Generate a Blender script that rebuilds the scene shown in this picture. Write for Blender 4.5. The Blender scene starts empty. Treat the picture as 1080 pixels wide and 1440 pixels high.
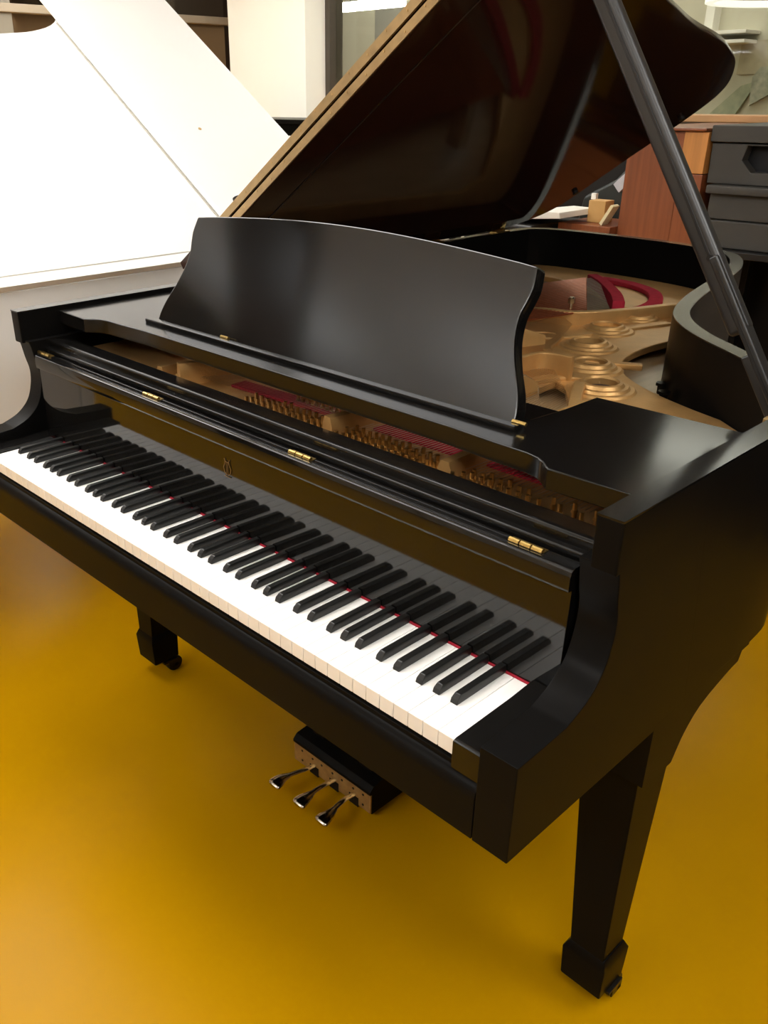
import bpy, bmesh, math, random
from mathutils import Vector, Matrix
random.seed(7)
S = bpy.context.scene
COL = S.collection
R = math.radians

# ------------------------------------------------------------ camera
cam_d = bpy.data.cameras.new('camera')
cam = bpy.data.objects.new('camera', cam_d); COL.objects.link(cam)
YAW, PITCH, ROLL = -0.8132, -0.4650, -0.0037
fw = Vector((math.sin(YAW)*math.cos(PITCH), math.cos(YAW)*math.cos(PITCH), math.sin(PITCH)))
rt = fw.cross(Vector((0, 0, 1))).normalized(); up = rt.cross(fw)
r2 = math.cos(ROLL)*rt + math.sin(ROLL)*up
u2 = -math.sin(ROLL)*rt + math.cos(ROLL)*up
M = Matrix((r2, u2, -fw)).transposed().to_4x4()
M.translation = Vector((1.0860, -0.6422, 1.3923))
cam.matrix_world = M
cam_d.sensor_width = 36.0
cam_d.lens = 36.0*1227.3/1440.0
cam_d.shift_x = (540-464.9)/1440.0
cam_d.shift_y = (752.0-720.0)/1440.0
cam_d.clip_start = 0.02
S.camera = cam

# ------------------------------------------------------------ world, exposure
W = bpy.data.worlds.new('world'); S.world = W; W.use_nodes = True
W.node_tree.nodes['Background'].inputs[0].default_value = (1.0, 0.96, 0.90, 1)
W.node_tree.nodes['Background'].inputs[1].default_value = 0.12
S.view_settings.view_transform = 'Standard'
S.view_settings.look = 'None'
S.view_settings.gamma = 1.0
S.view_settings.use_curve_mapping = False
S.view_settings.exposure = 0.0

FILL_POWER = 10.2          # emission strength of the added light panels

# ------------------------------------------------------------ materials
def srgb(r, g, b):
    f = lambda c: c/12.92 if c <= 0.04045 else ((c+0.055)/1.055)**2.4
    return (f(r/255), f(g/255), f(b/255), 1)

def mat(name, col, rough=0.5, metal=0.0, spec=0.5, var=0.0, vscale=8.0, bump=0.0, bscale=60.0,
        stretch=None, coat=0.0, coat_rough=0.05, rvar=0.0):
    m = bpy.data.materials.new(name); m.use_nodes = True
    nt = m.node_tree; b = nt.nodes['Principled BSDF']
    b.inputs['Base Color'].default_value = col
    b.inputs['Roughness'].default_value = rough
    b.inputs['Metallic'].default_value = metal
    b.inputs['Specular IOR Level'].default_value = spec
    b.inputs['Coat Weight'].default_value = coat
    b.inputs['Coat Roughness'].default_value = coat_rough
    tc = nt.nodes.new('ShaderNodeTexCoord')
    mp = nt.nodes.new('ShaderNodeMapping'); nt.links.new(tc.outputs['Object'], mp.inputs[0])
    if stretch: mp.inputs['Scale'].default_value = stretch
    if var > 0:
        n = nt.nodes.new('ShaderNodeTexNoise'); n.inputs['Scale'].default_value = vscale
        n.inputs['Detail'].default_value = 5
        nt.links.new(mp.outputs[0], n.inputs['Vector'])
        r = nt.nodes.new('ShaderNodeValToRGB')
        r.color_ramp.elements[0].position = 0.3; r.color_ramp.elements[1].position = 0.7
        r.color_ramp.elements[0].color = tuple(c*(1-var) for c in col[:3]) + (1,)
        r.color_ramp.elements[1].color = tuple(min(1, c*(1+var)) for c in col[:3]) + (1,)
        nt.links.new(n.outputs['Fac'], r.inputs[0]); nt.links.new(r.outputs[0], b.inputs['Base Color'])
        if rvar > 0:
            mr = nt.nodes.new('ShaderNodeMapRange')
            mr.inputs['To Min'].default_value = max(0, rough-rvar); mr.inputs['To Max'].default_value = rough+rvar
            nt.links.new(n.outputs['Fac'], mr.inputs['Value']); nt.links.new(mr.outputs[0], b.inputs['Roughness'])
    if bump > 0:
        n2 = nt.nodes.new('ShaderNodeTexNoise'); n2.inputs['Scale'].default_value = bscale
        nt.links.new(mp.outputs[0], n2.inputs['Vector'])
        bp = nt.nodes.new('ShaderNodeBump'); bp.inputs['Strength'].default_value = bump
        bp.inputs['Distance'].default_value = 0.002
        nt.links.new(n2.outputs['Fac'], bp.inputs['Height']); nt.links.new(bp.outputs[0], b.inputs['Normal'])
    return m

def emis(name, col, strength):
    m = bpy.data.materials.new(name); m.use_nodes = True
    b = m.node_tree.nodes['Principled BSDF']
    b.inputs['Base Color'].default_value = (0.8, 0.8, 0.8, 1)
    b.inputs['Emission Color'].default_value = col
    b.inputs['Emission Strength'].default_value = strength
    return m

EB = srgb(16, 15, 14)
M_satin = mat('satin_ebony', EB, 0.15, spec=0.3, var=0.15, vscale=3)
M_desk = mat('desk_lacquer', EB, 0.09, spec=0.6, var=0.1, vscale=3)
M_prop = mat('prop_enamel', srgb(32, 31, 30), 0.38, spec=0.6, var=0.08, vscale=6)
M_gloss = mat('gloss_ebony', EB, 0.05, spec=0.4, var=0.1, vscale=3)
M_side = mat('rubbed_ebony', EB, 0.3, spec=0.045, var=0.12, vscale=4)
M_matt = mat('worn_ebony', srgb(20, 19, 18), 0.42, spec=0.4, var=0.2, vscale=12)
M_lidin = mat('lid_lacquer', srgb(46, 30, 25), 0.07, spec=0.14, var=0.2, vscale=5, stretch=(1, .12, 1))
M_edgegold = mat('bare_lid_edge_brass', srgb(170, 143, 100), 0.4, metal=0.6, var=0.15, vscale=40)
M_brass = mat('brass', srgb(190, 160, 95), 0.28, metal=1.0, var=0.1, vscale=30)
M_brassold = mat('dull_brass', srgb(186, 156, 104), 0.45, metal=0.7, var=0.2, vscale=40)
M_chrome = mat('nickel', srgb(200, 192, 178), 0.16, metal=1.0, var=0.05)
M_plate = mat('plate_gold_paint', srgb(196, 154, 96), 0.4, metal=0.6, var=0.12, vscale=14, bump=0.25, bscale=220)
M_sound = mat('soundboard_spruce', srgb(176, 150, 112), 0.35, var=0.12, vscale=5, stretch=(14, 1.0, 1), coat=0.3)
M_copper = mat('copper_winding', srgb(176, 98, 62), 0.38, metal=0.9, var=0.15, vscale=60)
M_steel = mat('string_steel', srgb(190, 182, 168), 0.3, metal=1.0)
M_felt = mat('red_felt', srgb(158, 40, 54), 0.95, spec=0.1, var=0.15, vscale=60, bump=0.4, bscale=300)
M_bridge = mat('bridge_maple', srgb(138, 112, 80), 0.5, var=0.15, vscale=30)
M_white = mat('key_white', srgb(246, 244, 240), 0.22, spec=0.5, var=0.015, vscale=20)
M_black = mat('key_black', srgb(17, 17, 16), 0.33, spec=0.45, var=0.1, vscale=30)
M_rubber = mat('black_rubber', srgb(22, 20, 18), 0.6, spec=0.3)
M_castor = mat('castor_iron', srgb(40, 38, 34), 0.35, metal=0.7, var=0.1)
M_wpiano = mat('white_polyester', srgb(234, 232, 227), 0.18, spec=0.5, var=0.01, vscale=3)
M_wall = mat('wall_paint', srgb(222, 212, 196), 0.8, var=0.03, vscale=3, bump=0.1, bscale=200)
M_pillar = mat('pillar_paint', srgb(250, 246, 232), 0.6, var=0.01, vscale=3, bump=0.05, bscale=200)
M_ceil = mat('ceiling_paint', srgb(222, 222, 220), 0.9, var=0.02, vscale=3)
M_mull = mat('dark_bronze_mullion', srgb(74, 66, 56), 0.45, spec=0.4, var=0.1)
M_dkwood = mat('dark_walnut', srgb(46, 32, 24), 0.4, var=0.25, vscale=5, stretch=(8, 8, .6))
M_cab = mat('mahogany_veneer', srgb(136, 76, 44), 0.35, var=0.18, vscale=6, stretch=(9, 9, .5))
M_litcab = mat('lit_cabinet_wood', srgb(206, 140, 72), 0.4, var=0.14, vscale=6, stretch=(9, 9, .6))  # orange tone for the lit part of the cabinet
M_case = mat('charcoal_plastic', srgb(72, 70, 66), 0.5, spec=0.25, var=0.06, bump=0.2, bscale=250)
M_recess = mat('recess_shade', srgb(18, 18, 20), 0.6, spec=0.3)  # near-black colour standing for the shade inside recesses
M_paper = mat('paper', srgb(236, 232, 222), 0.8, var=0.03)
M_card = mat('cardboard', srgb(204, 160, 98), 0.8, var=0.06)
M_dgreen = mat('dark_vinyl', srgb(34, 38, 34), 0.4, var=0.15)

def floor_mat():
    m = mat('yellow_floor', srgb(182, 133, 2), 0.24, spec=0.06, var=0.07, vscale=1.6, bump=0.06, bscale=120)
    return m
M_floor = floor_mat()

def glass_mat(name, tint, gl=0.12):
    m = bpy.data.materials.new(name); m.use_nodes = True
    nt = m.node_tree; nt.nodes.remove(nt.nodes['Principled BSDF'])
    out = nt.nodes['Material Output']
    t = nt.nodes.new('ShaderNodeBsdfTransparent'); t.inputs[0].default_value = tint
    g = nt.nodes.new('ShaderNodeBsdfGlossy'); g.inputs['Roughness'].default_value = 0.03
    mx = nt.nodes.new('ShaderNodeMixShader')
    fr = nt.nodes.new('ShaderNodeLayerWeight')
    pw = nt.nodes.new('ShaderNodeMath'); pw.operation = 'POWER'; pw.inputs[1].default_value = 5
    ad = nt.nodes.new('ShaderNodeMath'); ad.operation = 'ADD'; ad.inputs[1].default_value = gl
    nt.links.new(fr.outputs['Facing'], pw.inputs[0]); nt.links.new(pw.outputs[0], ad.inputs[0]); nt.links.new(ad.outputs[0], mx.inputs[0])
    nt.links.new(t.outputs[0], mx.inputs[1]); nt.links.new(g.outputs[0], mx.inputs[2])
    nt.links.new(mx.outputs[0], out.inputs[0])
    return m
M_glass = glass_mat('clear_glass', (0.86, 0.88, 0.84, 1), 0.03)
M_dkglass = glass_mat('bronze_glass', (0.85, 0.80, 0.72, 1), 0.04)

# ------------------------------------------------------------ mesh helpers
def link(name, bm, m, parent=None, smooth=True, bevel=0.0, segs=2, angle=35):
    me = bpy.data.meshes.new(name)
    bmesh.ops.remove_doubles(bm, verts=bm.verts, dist=1e-6)
    bmesh.ops.recalc_face_normals(bm, faces=bm.faces)
    if bevel > 0:
        es = [e for e in bm.edges if len(e.link_faces) == 2 and e.calc_face_angle(0) > R(angle)]
        bmesh.ops.bevel(bm, geom=es, offset=bevel, segments=segs, profile=0.5, affect='EDGES', clamp_overlap=True)
    bm.to_mesh(me); bm.free()
    if smooth:
        for p in me.polygons: p.use_smooth = True
        me.set_sharp_from_angle(angle=R(32))
    me.materials.append(m)
    o = bpy.data.objects.new(name, me); COL.objects.link(o)
    if bevel > 0 or smooth: wn(o)
    if parent: setp(o, parent)
    return o

def wn(o):
    w = o.modifiers.new('weighted_normal', 'WEIGHTED_NORMAL'); w.keep_sharp = True; w.weight = 90

def wloc(o):
    v = Matrix.Identity(4)
    while o is not None:
        v = Matrix.LocRotScale(o.location, o.rotation_euler, o.scale) @ (o.matrix_parent_inverse if o.parent else Matrix.Identity(4)) @ v if False else (o.matrix_parent_inverse @ Matrix.LocRotScale(o.location, o.rotation_euler, o.scale) if o.parent else Matrix.LocRotScale(o.location, o.rotation_euler, o.scale)) @ v
        o = o.parent
    return v

def setp(o, parent):
    o.parent = parent
    o.matrix_parent_inverse = wloc(parent).inverted()

def empty(name, loc, label, cat, group=None):
    o = bpy.data.objects.new(name, None); COL.objects.link(o)
    o.location = loc; o.empty_display_size = 0.1
    o['label'] = label; o['category'] = cat
    if group: o['group'] = group
    return o

def tag(o, label, cat, group=None):
    o['label'] = label; o['category'] = cat
    if group: o['group'] = group
    return o

def struct(o):
    o['kind'] = 'structure'; return o

def box(bm, x0, x1, y0, y1, z0, z1):
    v = [bm.verts.new((x, y, z)) for x in (x0, x1) for y in (y0, y1) for z in (z0, z1)]
    for f in ((0, 1, 3, 2), (4, 6, 7, 5), (0, 4, 5, 1), (2, 3, 7, 6), (0, 2, 6, 4), (1, 5, 7, 3)):
        bm.faces.new([v[i] for i in f])
    return v

def B(*a):
    bm = bmesh.new(); box(bm, *a); return bm

def prism(bm, pts, axis, a0, a1):
    """closed polygon pts (2D) extruded along axis: 'z' pts=(x,y); 'x' pts=(y,z); 'y' pts=(x,z)"""
    def P(p, a):
        return {'z': (p[0], p[1], a), 'x': (a, p[0], p[1]), 'y': (p[0], a, p[1])}[axis]
    lo = [bm.verts.new(P(p, a0)) for p in pts]; hi = [bm.verts.new(P(p, a1)) for p in pts]
    n = len(pts)
    bm.faces.new(lo); bm.faces.new(hi)
    for i in range(n):
        j = (i+1) % n; bm.faces.new((lo[i], lo[j], hi[j], hi[i]))

def PR(pts, axis, a0, a1):
    bm = bmesh.new(); prism(bm, pts, axis, a0, a1); return bm

def catmull(pts, n=6, closed=False):
    out = []; N = len(pts)
    rng = range(N if closed else N-1)
    for i in rng:
        p = [Vector(pts[(i+k) % N] if closed else pts[min(max(i+k, 0), N-1)]) for k in (-1, 0, 1, 2)]
        for s in range(n):
            t = s/n
            out.append(0.5*((2*p[1]) + (-p[0]+p[2])*t + (2*p[0]-5*p[1]+4*p[2]-p[3])*t*t + (-p[0]+3*p[1]-3*p[2]+p[3])*t**3))
    if not closed: out.append(Vector(pts[-1]))
    return [tuple(v) for v in out]

def offset2(pts, d):
    """offset an open 2D path to its left by d"""
    out = []
    for i, p in enumerate(pts):
        a = Vector(pts[max(i-1, 0)]); b = Vector(pts[min(i+1, len(pts)-1)])
        t = (b-a).normalized(); n = Vector((-t.y, t.x))
        out.append((p[0]+n.x*d, p[1]+n.y*d))
    return out

def ribbon(bm, path, d, z0f, z1):
    """wall following an open 2D path, thickness d to the left"""
    inn = offset2(path, d); n = len(path)
    vs = []
    for a, b in zip(path, inn):
        z0 = z0f(a) if callable(z0f) else z0f
        vs.append([bm.verts.new((a[0], a[1], z0)), bm.verts.new((a[0], a[1], z1)),
                   bm.verts.new((b[0], b[1], z1)), bm.verts.new((b[0], b[1], z0))])
    for i in range(n-1):
        for k in range(4):
            bm.faces.new((vs[i][k], vs[i+1][k], vs[i+1][(k+1) % 4], vs[i][(k+1) % 4]))
    bm.faces.new(vs[0]); bm.faces.new(vs[-1])

def tube(bm, a, b, r, n=6, r2=None):
    a = Vector(a); b = Vector(b); d = (b-a).normalized()
    x = d.orthogonal().normalized(); y = d.cross(x); r2 = r if r2 is None else r2
    A = [bm.verts.new(a+(x*math.cos(k*math.tau/n)+y*math.sin(k*math.tau/n))*r) for k in range(n)]
    Bv = [bm.verts.new(b+(x*math.cos(k*math.tau/n)+y*math.sin(k*math.tau/n))*r2) for k in range(n)]
    for k in range(n): bm.faces.new((A[k], A[(k+1) % n], Bv[(k+1) % n], Bv[k]))
    bm.faces.new(A); bm.faces.new(Bv)

def sweep(bm, path, radii, n=8, flat=1.0):
    rings = []
    for i, p in enumerate(path):
        p = Vector(p); a = Vector(path[max(i-1, 0)]); b = Vector(path[min(i+1, len(path)-1)])
        d = (b-a).normalized(); x = Vector((1, 0, 0)); x = (x-d*x.dot(d)).normalized(); y = d.cross(x)
        rr = radii[i]
        rings.append([bm.verts.new(p+x*math.cos(k*math.tau/n)*rr+y*math.sin(k*math.tau/n)*rr*flat) for k in range(n)])
    for i in range(len(rings)-1):
        for k in range(n): bm.faces.new((rings[i][k], rings[i][(k+1) % n], rings[i+1][(k+1) % n], rings[i+1][k]))
    bm.faces.new(rings[0]); bm.faces.new(rings[-1])

def obox(bm, c, ax, ay, az, hx, hy, hz):
    """oriented box: centre, three unit axes, half sizes"""
    c = Vector(c); v = []
    for sx in (-1, 1):
        for sy in (-1, 1):
            for sz in (-1, 1): v.append(bm.verts.new(c+Vector(ax)*hx*sx+Vector(ay)*hy*sy+Vector(az)*hz*sz))
    for f in ((0, 1, 3, 2), (4, 6, 7, 5), (0, 4, 5, 1), (2, 3, 7, 6), (0, 2, 6, 4), (1, 5, 7, 3)):
        bm.faces.new([v[i] for i in f])

def flatcurve(name, loops, z0, z1, m, parent, bevel=0.0):
    """polygon with holes -> extruded mesh"""
    cu = bpy.data.curves.new(name, 'CURVE'); cu.dimensions = '2D'; cu.fill_mode = 'BOTH'
    cu.extrude = (z1-z0)/2 - bevel; cu.bevel_depth = bevel; cu.bevel_resolution = 2; cu.offset = -bevel
    for L in loops:
        s = cu.splines.new('POLY'); s.points.add(len(L)-1); s.use_cyclic_u = True
        for i, p in enumerate(L): s.points[i].co = (p[0], p[1], 0, 1)
    tmp = bpy.data.objects.new('tmp', cu); COL.objects.link(tmp)
    dg = bpy.context.evaluated_depsgraph_get()
    me = bpy.data.meshes.new_from_object(tmp.evaluated_get(dg)); me.name = name
    bpy.data.objects.remove(tmp); bpy.data.curves.remove(cu)
    me.materials.clear(); me.materials.append(m)
    o = bpy.data.objects.new(name, me); COL.objects.link(o)
    for v in me.vertices: v.co.z += (z0+z1)/2
    for p in me.polygons: p.use_smooth = True
    me.set_sharp_from_angle(angle=R(32))
    wn(o)
    if parent: setp(o, parent)
    return o

# ============================================================ ROOM
struct(link('floor', B(-7.2, 3.2, -4.2, 6.2, -0.1, 0.0), M_floor, smooth=False))
struct(link('ceiling', B(-7.2, 3.2, -4.2, 6.2, 2.9, 3.0), M_ceil, smooth=False))
struct(link('wall_right', B(3.0, 3.2, -4.2, 6.2, 0, 2.9), M_dkwood, smooth=False))
struct(link('wall_front', B(-7.2, 3.0, -4.2, -4.0, 0, 2.9), M_wall, smooth=False))
# left wall, glazed above
bm = bmesh.new(); box(bm, -5.75, -5.6, -4.0, 4.6, 0, 1.0)
struct(link('wall_left', bm, M_wall, smooth=False))
struct(link('wall_far', B(-6.9, -6.8, -4.2, 6.2, 0, 2.9), mat('taupe_paint', srgb(150, 128, 102), .8, var=.05, vscale=2), smooth=False))
struct(link('trim_1', B(-6.8, -6.75, 3.2, 6.0, 2.02, 2.9), M_dkwood, smooth=False))
w1 = struct(link('window_1', B(-5.72, -5.64, -4.0, 4.6, 1.0, 1.05), M_mull, smooth=False))
link('pane', B(-5.685, -5.675, -4.0, 4.6, 1.05, 1.93), M_dkglass, w1, smooth=False)
link('pane', B(-5.685, -5.675, -4.0, 4.6, 1.985, 2.9), M_dkglass, w1, smooth=False)
link('reflection_strip', B(-5.71, -5.60, -4.0, 4.6, 1.93, 1.985), mat('beige_reflection', srgb(186, 170, 146), 0.5), w1, smooth=False, bevel=0.006)  # beige strip standing for a tube lamp's reflection in the glass
for y in (2.55, 0.6, -1.4, -3.3):
    link('mullion', B(-5.72, -5.63, y-0.09, y+0.09, 1.05, 2.9), mat('grey_post', srgb(150, 142, 124), 0.5) if y > 2 else M_mull, w1, smooth=False, bevel=0.004)
# back walls
struct(link('wall_back_left', B(-5.75, -4.9, 4.6, 4.75, 0, 2.9), M_dkwood, smooth=False))
struct(link('pillar', B(-4.92, -4.06, 4.0, 4.36, 0, 2.9), M_pillar, bevel=0.006))
bm = bmesh.new(); box(bm, -4.06, 3.0, 4.2, 4.35, 0, 1.27)
struct(link('wall_back', bm, M_wall, smooth=False))
w2 = struct(link('window_2', B(-4.06, 3.0, 4.12, 4.36, 1.27, 1.305), mat('sill_wood', srgb(196, 150, 100), 0.45, var=0.1, vscale=8), smooth=False, bevel=0.005))
for i, x in enumerate((-4.05, -2.55, -0.35, 1.3, 2.95)):
    link('mullion', B(x-0.036, x+0.036, 4.19, 4.32, 1.305, 2.9), M_mull, w2, bevel=0.004)
for x0, x1 in ((-4.014, -2.586), (-2.514, -0.386), (-0.314, 1.264), (1.336, 2.914)):
    link('pane', B(x0, x1, 4.25, 4.26, 1.305, 2.9), M_glass, w2, smooth=False)
# room behind the glass
struct(link('wall_beyond', B(-7.2, 3.2, 6.0, 6.15, 0, 2.9), mat('office_paint', srgb(198, 192, 172), 0.8, var=0.03), smooth=False))
tag(link('grey_wall_panel', B(-5.26, -4.25, 5.93, 5.99, 0.9, 2.10), mat('panel_grey', srgb(140, 136, 126), 0.7, var=0.05), bevel=0.01),
    'grey pin board on the office wall seen through the glass behind the black lid', 'board')

# dark ceiling piece and door, added out of view for the desk's dark reflection
bm = bmesh.new(); obox(bm, (-4.2, -2.72, 2.80), (-.665, -.747, 0), (.747, -.665, 0), (0, 0, 1), 1.62, .29, .10)
struct(link('added_beam', bm, M_dkwood, bevel=.01))
d1 = struct(link('added_door_1', B(-4.9, -3.9, -3.99, -3.93, 0, 2.75), M_dkwood, bevel=0.01))
link('handle', B(-4.0, -3.97, -3.93, -3.88, 0.95, 1.15), M_brassold, d1, bevel=0.005)

# light panels outside the frame, added to light the room
FILL_GLOW = emis('fill_diffuser', (1.0, 0.99, 0.97, 1), FILL_POWER)
for (x, y, lb) in ((-2.3, 0.15, 'over the white piano'), (-4.45, 2.5, 'nearest the white pillar'), (-2.7, 3.3, 'over the black upright piano'), (-0.9, 0.0, 'over the music desk of the black piano'),
                   (-4.5, -0.7, 'just inside the left window'), (-0.1, -2.4, 'near the front wall'), (1.7, -0.9, 'behind the viewer at the right'), (1.9, 0.8, 'right of the black grand piano')):
    t = empty('added_ceiling_light', (x, y, 2.36), 'added unseen hanging light panel '+lb, 'light', 'added light panels')
    link('diffuser', B(x-.6, x+.6, y-.3, y+.3, 2.36, 2.40), FILL_GLOW, t, smooth=False)
    for dx in (-.5, .5):
        bm = bmesh.new(); tube(bm, (x+dx, y, 2.40), (x+dx, y, 2.9), .006, 6); link('hanger', bm, M_wpiano, t)

for (x, y, lb) in ((-4.3, -3.0, 'in the front-left corner'), (-2.0, -3.2, 'in the front of the room')):  # floor lamps added out of view to brighten the ceiling mirrored in the desk
    t = empty('added_uplighter', (x, y, 0), 'added unseen floor lamp throwing light up at the ceiling '+lb, 'lamp')
    bm = bmesh.new(); tube(bm, (x, y, 0), (x, y, .025), .15, 24); tube(bm, (x, y, .025), (x, y, 1.70), .014, 12); link('stem', bm, M_mull, t)
    bm = bmesh.new(); tube(bm, (x, y, 1.70), (x, y, 1.86), .05, 24, .26); link('bowl', bm, M_mull, t)
    bm = bmesh.new(); tube(bm, (x, y, 1.8605), (x, y, 1.864), .24, 24); link('bulb_disc', bm, emis('added_uplight', (.93, .97, 1, 1), 52), t)

# ============================================================ GRAND PIANO
P = empty('grand_piano', (0, 0.9, 0), 'black satin grand piano with raised lid standing on the yellow floor', 'piano')
XO, ZT = 0.706, 0.998
OUT = [(.706, .136), (.706, .40), (.706, .62), (.694, .705), (.645, .785), (.56, .855), (.459, .93), (.403, .974), (.343, 1.036), (.303, 1.095),
       (.274, 1.16), (.242, 1.261), (.216, 1.37), (.172, 1.575), (.133, 1.723), (.07, 1.86), (.0, 1.935), (-.124, 1.988), (-.307, 2.013),
       (-.50, 2.016), (-.61, 2.005), (-.68, 1.965), (-.706, 1.88), (-.706, 1.5), (-.706, .8), (-.706, .136)]
PATH = catmull(OUT, 5)
bm = bmesh.new(); ribbon(bm, PATH, 0.033, lambda q: .932 if q[1] < .40 else .628, ZT)
rim = link('rim', bm, M_side, P, bevel=0.003, segs=2, angle=50)
bm = bmesh.new(); ribbon(bm, [(x, y) for x, y in offset2(PATH, .0004)], .0322, ZT-.002, ZT+.0006)
link('rim_sheen', bm, M_satin, P, smooth=False)  # glossier strip added to give the rim top its sheen
INN = offset2(PATH, 0.033)
INN2 = offset2(PATH, 0.0335)

# arms (cheeks) with the curved front
AP = [(-.013, .622), (-.013, .760), (.03, .7615), (.077, .764)] + catmull([(.077, .764), (.113, .778), (.140, .802), (.153, .833), (.157, .866), (.151, .896), (.146, .925), (.142, .938)], 4)[1:] + [(.49, .938), (.49, .622)]
for s in (1, -1):
    a0, a1 = (0.656, 0.7058) if s > 0 else (-0.7058, -0.656)
    link('arm', PR(AP, 'x', a0, a1), M_side, P, bevel=0.003, segs=2, angle=40)
    k0, k1 = (0.6135, 0.6555) if s > 0 else (-0.6555, -0.6135)
    KB = [(-.006, .70), (-.006, .7385), (.0, .7405), (.10, .742), (.1505, .745), (.1505, .70)]
    link('key_block', PR(KB, 'x', k0, k1), M_satin, P, bevel=0.0012)
# keybed and key slip
link('keybed', B(-.7054, .7054, .012, .62, .6225, .662), M_side, P, bevel=0.003)
SL = [(-.0125, .622), (-.0125, .680), (-.0115, .689), (-.008, .6955), (-.003, .699), (.0, .7), (.0, .706), (.006, .708), (.0115, .706), (.0115, .622)]
link('keyslip', PR(SL, 'x', -.6545, .6545), M_side, P, bevel=0.0012)

# keys
WK = 0.0235
bm = bmesh.new(); box(bm, -WK/2+.0004, WK/2-.0004, 0, .152, .7125, .735)
wk0 = link('white_key', bm, M_white, P, bevel=0.0009, segs=2)
def dup(o, name, x, parent):
    c = o.copy(); c.name = name; COL.objects.link(c); c.parent = None
    c.matrix_parent_inverse = Matrix.Identity(4); c.location = (x, 0, 0); setp(c, parent); return c
wk0.location.x = -25.5*WK
for i in range(1, 52): dup(wk0, 'white_key', (i-25.5)*WK, P)
bm = bmesh.new()
v = []
for z, hw, yf, yb in ((.735, .0057, .0505, .150), (.7415, .0055, .0525, .150), (.7468, .0047, .0585, .150)):
    v.append([bm.verts.new(p) for p in ((-hw, yf, z), (hw, yf, z), (hw, yb, z), (-hw, yb, z))])
for a in range(2):
    for k in range(4): bm.faces.new((v[a][k], v[a][(k+1) % 4], v[a+1][(k+1) % 4], v[a+1][k]))
bm.faces.new(v[0]); bm.faces.new(v[2])
bk0 = link('black_key', bm, M_black, P, bevel=0.0011, segs=2, angle=25)
OFF = {1: -.0035, 2: .0035, 4: -.0045, 5: 0.0, 6: .0045}
xs = [(-26+1)*WK + .0045]
for octv in range(7):
    for k, d in OFF.items(): xs.append((2+7*octv+k-26)*WK + d)
bk0.location.x = xs[0]
for x in xs[1:]: dup(bk0, 'black_key', x, P)
bm = bmesh.new(); box(bm, -.613, .613, .1475, .1515, .7353, .7366)
link('key_felt', bm, M_felt, P, smooth=False)

# fallboard
FB = [(.151, .737), (.1525, .84), (.153, .8845)] + [(.1465, .8845), (.1455, .893), (.1458, .903), (.148, .911), (.1535, .9135), (.172, .9135), (.172, .737)]
fb = link('fallboard', PR(FB, 'x', -.6475, .6475), M_gloss, P, bevel=0.0012, angle=30)
for xc in (.576, .172, -.228, -.63):
    bm = bmesh.new()
    for k in range(3):
        tube(bm, (xc-.024+k*.0165, .1605, .9145), (xc-.024+k*.0165+.0145, .1605, .9145), .0038, 8)
    box(bm, xc-.025, xc+.025, .1605, .170, .9125, .9145)
    link('hinge', bm, M_brass, fb)
# small gilt lyre emblem on the fallboard
bm = bmesh.new()
def arc(pts, r=.0007):
    for a, b in zip(pts[:-1], pts[1:]): tube(bm, (a[0], .1512, a[1]), (b[0], .1512, b[1]), r, 4)
for s in (-1, 1):
    arc([(s*.002, .834), (s*.0075, .838), (s*.0095, .846), (s*.006, .853), (s*.0045, .858), (s*.007, .862)])
arc([(-.006, .857), (.006, .857)]); arc([(-.008, .831), (.008, .831)])
for x in (-.0025, 0, .0025): arc([(x, .835), (x, .857)], .0004)
link('emblem', bm, mat('tarnished_gilt', srgb(120, 92, 50), .5, metal=.6, var=.2, vscale=40), fb)

# rails behind the fallboard: two stepped rails and the flat cover before the tuning pins
RA = [(.176, .86), (.176, .918), (.178, .9215), (.184, .9225), (.1875, .921), (.1875, .933), (.190, .936), (.196, .9368), (.236, .931), (.238, .928), (.238, .86)]
link('stretcher_rail', PR(RA, 'x', -.655, .655), M_satin, P, bevel=0.001, angle=30)

# ---------------- iron plate, soundboard, strings
sbp = [p for p in INN2 if p[1] > .50]
sbp = [(.66, .30)] + [(p[0]*0.9985, p[1]-.0005) for p in sbp] + [(-.66, .30)]
link('soundboard', PR(sbp, 'z', .835, .850), M_sound, P, smooth=False)
pl = empty('iron_plate', (0, .9, .88), '', 'x'); del pl['label']; del pl['category']
setp(pl, P)
PZ0, PZ1 = .868, .884
right_in = [p for p in offset2(PATH, 0.036) if p[1] > .56]
# plate edge: follows the rim, but pulls away from it along the bent side
edge = []
for p in right_in:
    if p[0] > 0.05 and p[1] < 1.6:
        d = 0.0
        if .86 < p[1] < 1.36: d = 0.085*math.sin(math.pi*(p[1]-.86)/.50)**0.8
        q = (p[0]-d*.80, p[1]-d*.55)
        edge.append(q)
    else: edge.append(p)
outer = [(.655, .245), (.655, .50)] + edge + [(-.665, .5), (-.665, .245)]
bass_open = [(-.62, .48), (-.33, .48), (-.26, .85), (-.215, 1.235), (-.10, 1.275), (-.02, 1.39), (.015, 1.52), (-.02, 1.60), (-.12, 1.55), (-.20, 1.66), (-.33, 1.74), (-.45, 1.79), (-.58, 1.80), (-.62, 1.7)]
ten_open = [(-.255, .46), (.085, .46), (.085, .80), (.035, .93), (-.03, 1.00), (-.12, 1.06), (-.19, 1.06)]
tre_open = [(.165, .46), (.325, .46), (.325, .60), (.27, .735), (.20, .83), (.165, .85)]
top_open = [(.40, .46), (.56, .46), (.52, .52), (.42, .60)]
flatcurve('plate_web', [outer, bass_open, ten_open, tre_open, top_open], PZ0, PZ1, M_plate, pl, bevel=.003)
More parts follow.
